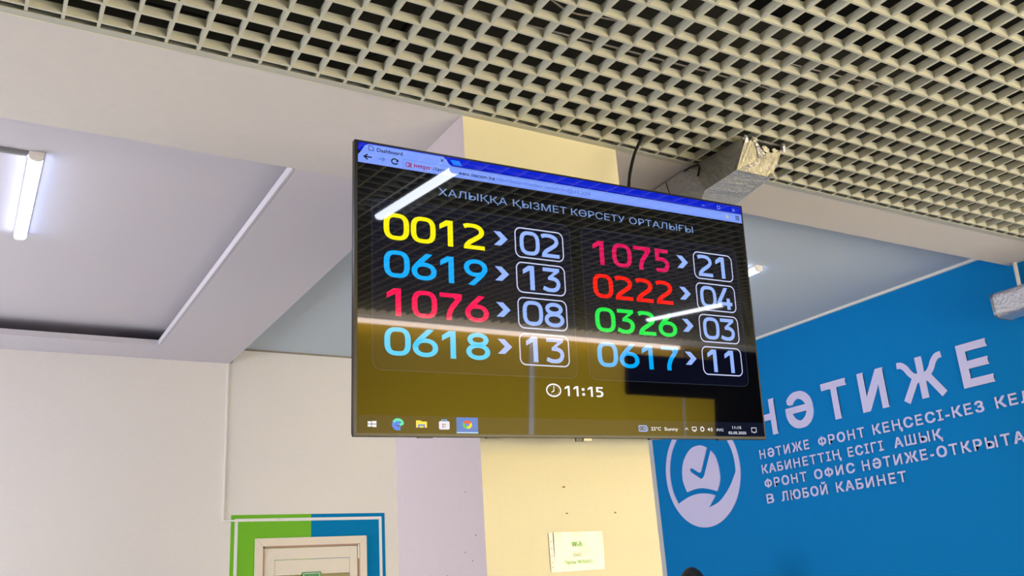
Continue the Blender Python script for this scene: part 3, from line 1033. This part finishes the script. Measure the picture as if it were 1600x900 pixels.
# clock line
ck = MB()
strip(ck, S(ring_pts(-125, -315, 28, 20.5, 2, 40)), .0025, Z2, closed=True)
strip(ck, S([(-124, -300), (-124, -317), (-134, -322)]), .0017, Z2)
for k in range(12):
    if k in (3, 6, 7):
        continue
    a = math.radians(30 * k)
    ck.poly(S(ring_pts(-125 + 20 * math.cos(a), -315 + 14.5 * math.sin(a), 1.2, 1.2, 2, 6)), Z2)
ck.build('clock_icon', S_white, screen, fix=False)
for ch, x_, w_ in (('1', -81, .41), ('1', -45, .41), ('1', 14, .42), ('5', 48, .45)):
    q = MB()
    digit(q, ch, x_, -333, w_, .39, 10.5)
    q.build('clock_digit', S_white, screen, fix=False)
q = MB()
q.poly(S([(-10, -313), (1, -313), (1, -304), (-10, -304)]), Z2)
q.poly(S([(-9, -330), (2, -330), (2, -321), (-9, -321)]), Z2)
q.build('clock_colon', S_white, screen, fix=False)

# taskbar
sq('taskbar', S_task, -824, 827, -466, -411)
wl = MB()
for (x0_, x1_, y0_, y1_) in ((-793, -781, -437, -430), (-779, -765, -437, -429), (-793, -781, -446, -439), (-779, -765, -447, -439)):
    wl.poly(S([(x0_, y0_), (x1_, y0_), (x1_, y1_), (x0_, y1_)]), Z2)
wl.build('start_icon', S_white, screen, fix=False)
eg = MB()
strip(eg, S(catmull([(-687, -450), (-702, -449), (-709, -438), (-702, -429), (-696, -433), (-694, -441)], 6)), .006, Z2)
eg.build('swirl_icon', scr('screen_azure', (0, 120, 240)), screen, fix=False)
eg2 = MB()
strip(eg2, S(catmull([(-710, -431), (-700, -424), (-686, -426), (-680, -435), (-690, -439)], 6)), .0042, Z3)
eg2.build('swirl_crest', scr('screen_turquoise', (40, 222, 190)), screen, fix=False)
fo = MB()
fo.poly(S([(-635, -425), (-620, -425), (-616, -428), (-598, -428), (-598, -447), (-635, -447)]), Z2)
fo.build('folder_icon', scr('screen_folder', (250, 222, 90)), screen, fix=False)
fo = MB()
fo.poly(S([(-628, -437), (-605, -437), (-605, -447), (-610, -447), (-610, -442), (-623, -442), (-623, -447), (-628, -447)]), Z3)
fo.build('folder_clip', scr('screen_folder_blue', (50, 120, 220)), screen, fix=False)
sb = MB()
sb.poly(S(rrect(-557, -520, -452, -426, 5)), Z2)
sb.build('store_icon', scr('screen_store', (222, 222, 250)), screen, fix=False)
sb = MB()
strip(sb, S([(-547, -426), (-547, -422), (-530, -422), (-530, -426)]), .0015, Z2)
sb.build('store_handle', scr('screen_store_blue', (60, 170, 230)), screen, fix=False)
for (dx, dy, c_) in ((0, 0, (230, 60, 60)), (7, 0, (120, 190, 60)), (0, -7, (40, 120, 230)), (7, -7, (250, 190, 40))):
    sq('store_tile', scr('screen_tile', c_), -545 + dx, -540 + dx, -439 + dy, -434 + dy, Z3)
sq('active_task', scr('screen_active', (20, 110, 205)), -496, -419, -461, -413, Z2)
sq('active_underline', scr('screen_underline', (170, 220, 255)), -496, -419, -463, -459.5, Z3)
for k, (a0_, a1_, c_) in enumerate(((30, 150, (226, 60, 60)), (150, 270, (60, 190, 90)), (270, 390, (250, 214, 60)))):
    wq = MB()
    strip(wq, S([(-457.5 + 12.5 * math.cos(math.radians(a)), -436 + 9 * math.sin(math.radians(a))) for a in range(a0_, a1_ + 1, 10)]), .0042, Z3)
    wq.build('wheel_arc', scr('screen_wheel', c_), screen, fix=False)
wq = MB()
wq.poly(S(ring_pts(-457.5, -436, 6, 4.4, 2, 20)), Z3 + .0001)
wq.build('wheel_hub', scr('screen_hub', (60, 120, 230)), screen, fix=False)
kb = MB()
strip(kb, S(rrect(225, 258, -449, -430, 2)), .0018, Z2, closed=True)
strip(kb, S([(258, -449), (263, -447), (263, -433)]), .0012, Z2)
strip(kb, S([(235, -434), (231, -440), (237, -445)]), .0012, Z2)
for x_ in (243, 248, 253):
    strip(kb, S([(x_, -445), (x_, -434)]), .0012, Z2)
kb.build('news_icon', scr('screen_news', (140, 180, 255)), screen, fix=False)
text('weather_text', '22°C', S_white, .278, .323, -.446, -.434, Z2, screen, cap='C', bold=.015)
text('weather_text', 'Sunny', S_white, .339, .402, -.446, -.434, Z2, screen, cap='S', bold=.015)
ty = MB()
strip(ty, S([(435, -442), (442, -435), (449, -442)]), .0012, Z2)
strip(ty, S(rrect(469, 489, -443, -432, 1)), .0013, Z2, closed=True)
strip(ty, S([(473, -447), (485, -447)]), .0013, Z2)
strip(ty, S(ring_pts(517, -439, 8, 7, 2, 16)), .0018, Z2, closed=True)
strip(ty, S([(510, -431), (522, -431)]), .0012, Z2)
ty.poly(S([(543, -442), (547, -442), (552, -447), (552, -432), (547, -437), (543, -437)]), Z2)
for r_ in (6, 11, 15):
    strip(ty, S([(551 + r_ * math.cos(math.radians(a)), -440 + r_ * .7 * math.sin(math.radians(a))) for a in range(-45, 46, 15)]), .0009, Z2)
ty.build('tray_icons', S_white, screen, fix=False)
text('language_text', 'РУС', S_white, .587, .620, -.446, -.436, Z2, screen, bold=.015)
text('tray_time', '11:15', S_white, .666, .710, -.436, -.426, Z2, screen, bold=.015)
text('tray_date', '02.05.2025', S_white, .644, .733, -.456, -.446, Z2, screen, bold=.015)
nt_ = MB()
strip(nt_, S([(763, -431), (787, -431), (787, -447), (779, -447), (775, -451), (771, -447), (763, -447)]), .0011, Z2, closed=True)
nt_.build('notification_icon', S_white, screen, fix=False)

# the black cable going up from the television into the grille
cb = MB().tube(catmull([(2.157, 2.595, 3.05), (2.165, 2.597, 3.09), (2.185, 2.60, 3.17), (2.225, 2.602, 3.27), (2.272, 2.601, 3.35), (2.30, 2.60, 3.42), (2.4, 2.60, 3.6)], 6), .0065, 8).build('television_cable', M_cable, smooth=True)
tag(cb, 'black cable rising from the television top into the grille', 'cable')

# ------------------------------------------------------------------ the person whose head top shows at the bottom edge
ps = thing('person', 'dark haired person in dark clothes standing by the blue wall, only the head top showing', 'person', (4.495, 5.19, 0))
ps.rotation_euler = (0, 0, math.radians(-35))
ps.scale = (.99, .99, .987)


def skin_mesh(name, m, joints, edges, parent, sub=2):
    me = bpy.data.meshes.new(name)
    me.from_pydata([j[0] for j in joints], edges, [])
    o = bpy.data.objects.new(name, me)
    COL.objects.link(o)
    o.parent = parent
    md = o.modifiers.new('skin', 'SKIN')
    for i, j in enumerate(joints):
        me.skin_vertices[0].data[i].radius = j[1]
    me.skin_vertices[0].data[0].use_root = True
    md.use_smooth_shade = True
    sb_ = o.modifiers.new('sub', 'SUBSURF')
    sb_.levels = sb_.render_levels = sub
    me.materials.append(m)
    return o


J = [((0, 0, .92), (.16, .11)), ((0, .0, 1.10), (.14, .10)), ((0, .01, 1.30), (.17, .11)), ((0, .015, 1.42), (.13, .085)), ((0, .0, 1.49), (.055, .055)), ((0, -.01, 1.56), (.06, .06))]
E_ = [(0, 1), (1, 2), (2, 3), (3, 4), (4, 5)]
for s_ in (-1, 1):
    k = len(J)
    J += [((s_ * .09, 0, .84), (.09, .09)), ((s_ * .10, -.01, .48), (.06, .06)), ((s_ * .10, .01, .09), (.042, .045)), ((s_ * .11, -.10, .045), (.045, .04)), ((s_ * .115, -.17, .035), (.035, .025))]
    E_ += [(0, k), (k, k + 1), (k + 1, k + 2), (k + 2, k + 3), (k + 3, k + 4)]
    k = len(J)
    J += [((s_ * .19, .01, 1.40), (.06, .06)), ((s_ * .23, .02, 1.13), (.043, .043)), ((s_ * .235, -.06, .90), (.032, .032)), ((s_ * .23, -.08, .82), (.035, .018))]
    E_ += [(3, k), (k, k + 1), (k + 1, k + 2), (k + 2, k + 3)]
    h0 = len(J) - 1
    for f in range(4):
        k = len(J)
        J += [((s_ * .23 + (f - 1.5) * .017 * 1.0, -.088 + abs(f - 1) * .002, .775 - .003 * (f != 1)), (.0085, .0085)), ((s_ * .228 + (f - 1.5) * .018, -.10, .735 + .006 * (f in (0, 3))), (.0075, .0075))]
        E_ += [(h0, k), (k, k + 1)]
    k = len(J)
    J += [((s_ * .195, -.10, .80), (.0095, .0095)), ((s_ * .185, -.115, .765), (.0085, .0085))]
    E_ += [(h0, k), (k, k + 1)]
skin_mesh('body', M_skin, J, E_, ps)
# head, face and hair
bm = bmesh.new()
bmesh.ops.create_uvsphere(bm, u_segments=32, v_segments=24, radius=1)
for v_ in bm.verts:
    x, y, z = v_.co
    k = 1 - .22 * max(0, -z) ** 1.5
    v_.co = Vector((x * .075 * k, y * .095 * (1 - .12 * max(0, -z)), z * .115))
    if abs(x) < .18 and y < 0 and -.35 < z < .1:
        v_.co.y -= .018 * (1 - abs(x) / .18) * (1 - abs(z + .2) / .3) if abs(z + .2) < .3 else 0
    if y < -.5 and abs(z - .02) < .12 and .2 < abs(x) < .6:
        v_.co.y += .006
me = bpy.data.meshes.new('head')
bm.to_mesh(me)
bm.free()
me.polygons.foreach_set('use_smooth', [True] * len(me.polygons))
me.materials.append(M_skin)
hd = bpy.data.objects.new('head', me)
COL.objects.link(hd)
hd.parent = ps
hd.location = (0, -.02, 1.605)
for s_ in (-1, 1):
    e_ = MB().poly(ring_pts(0, 0, .013, .006, 2, 14), 0).build('eye', M_hair, hd, fix=False, loc=(s_ * .03, -.0905, .005))
    e_.rotation_euler = (math.pi / 2, 0, s_ * .35)
    MB().loft([[(s_ * (.068 + .012 * w_), .004 + .018 * math.cos(a) * q, -.012 + .03 * math.sin(a) * q) for a in [k * math.pi / 6 for k in range(12)]] for w_, q in ((0, .7), (1, 1), (1.2, .8))]).build('ear', M_skin, hd, smooth=True)
mo = MB().poly(ring_pts(0, 0, .022, .006, 2, 16), 0).build('mouth', mat('lips', (170, 92, 84), .5), hd, fix=False, loc=(0, -.0895, -.065))
mo.rotation_euler = (math.pi / 2 + .25, 0, 0)
bm = bmesh.new()
bmesh.ops.create_uvsphere(bm, u_segments=32, v_segments=20, radius=1)
random.seed(1)
for v_ in bm.verts:
    x, y, z = v_.co
    r_ = 1 + random.uniform(-.015, .02)
    v_.co = Vector((x * .090 * r_, y * .108 * r_ + .012, z * .115 * r_ + .012))
bmesh.ops.delete(bm, geom=[v_ for v_ in bm.verts if v_.co.z < -.06 or (v_.co.y < -.045 and v_.co.z < .035 and abs(v_.co.x) < .075)], context='VERTS')
me = bpy.data.meshes.new('hair')
bm.to_mesh(me)
bm.free()
me.polygons.foreach_set('use_smooth', [True] * len(me.polygons))
me.materials.append(M_hair)
hr = bpy.data.objects.new('hair', me)
COL.objects.link(hr)
hr.parent = ps
hr.location = (0, -.02, 1.605)
sd = hr.modifiers.new('solid', 'SOLIDIFY')
sd.thickness = .006
# clothes
JC = [((0, 0, .93), (.185, .13)), ((0, 0, 1.10), (.165, .12)), ((0, .01, 1.30), (.19, .13)), ((0, .015, 1.43), (.14, .095)), ((0, .01, 1.475), (.07, .065))]
EC = [(0, 1), (1, 2), (2, 3), (3, 4)]
for s_ in (-1, 1):
    k = len(JC)
    JC += [((s_ * .195, .01, 1.405), (.075, .075)), ((s_ * .235, .02, 1.13), (.056, .056)), ((s_ * .237, -.058, .905), (.043, .043))]
    EC += [(3, k), (k, k + 1), (k + 1, k + 2)]
skin_mesh('jacket', M_cloth, JC, EC, ps)
JT = [((0, 0, .95), (.175, .125))]
ET = []
for s_ in (-1, 1):
    k = len(JT)
    JT += [((s_ * .092, 0, .82), (.105, .105)), ((s_ * .10, -.008, .48), (.075, .075)), ((s_ * .10, .01, .09), (.062, .062))]
    ET += [(0, k), (k, k + 1), (k + 1, k + 2)]
skin_mesh('trousers', M_trouser, JT, ET, ps)
for s_ in (-1, 1):
    MB().loft([[(s_ * .113 + .048 * math.cos(a) * q, -.06 + .135 * math.sin(a) * q, z) for a in [k * math.pi / 8 for k in range(16)]] for z, q in ((0, 1), (.03, 1.02), (.07, .8), (.085, .5))]).build('shoe', M_black, ps, smooth=True)
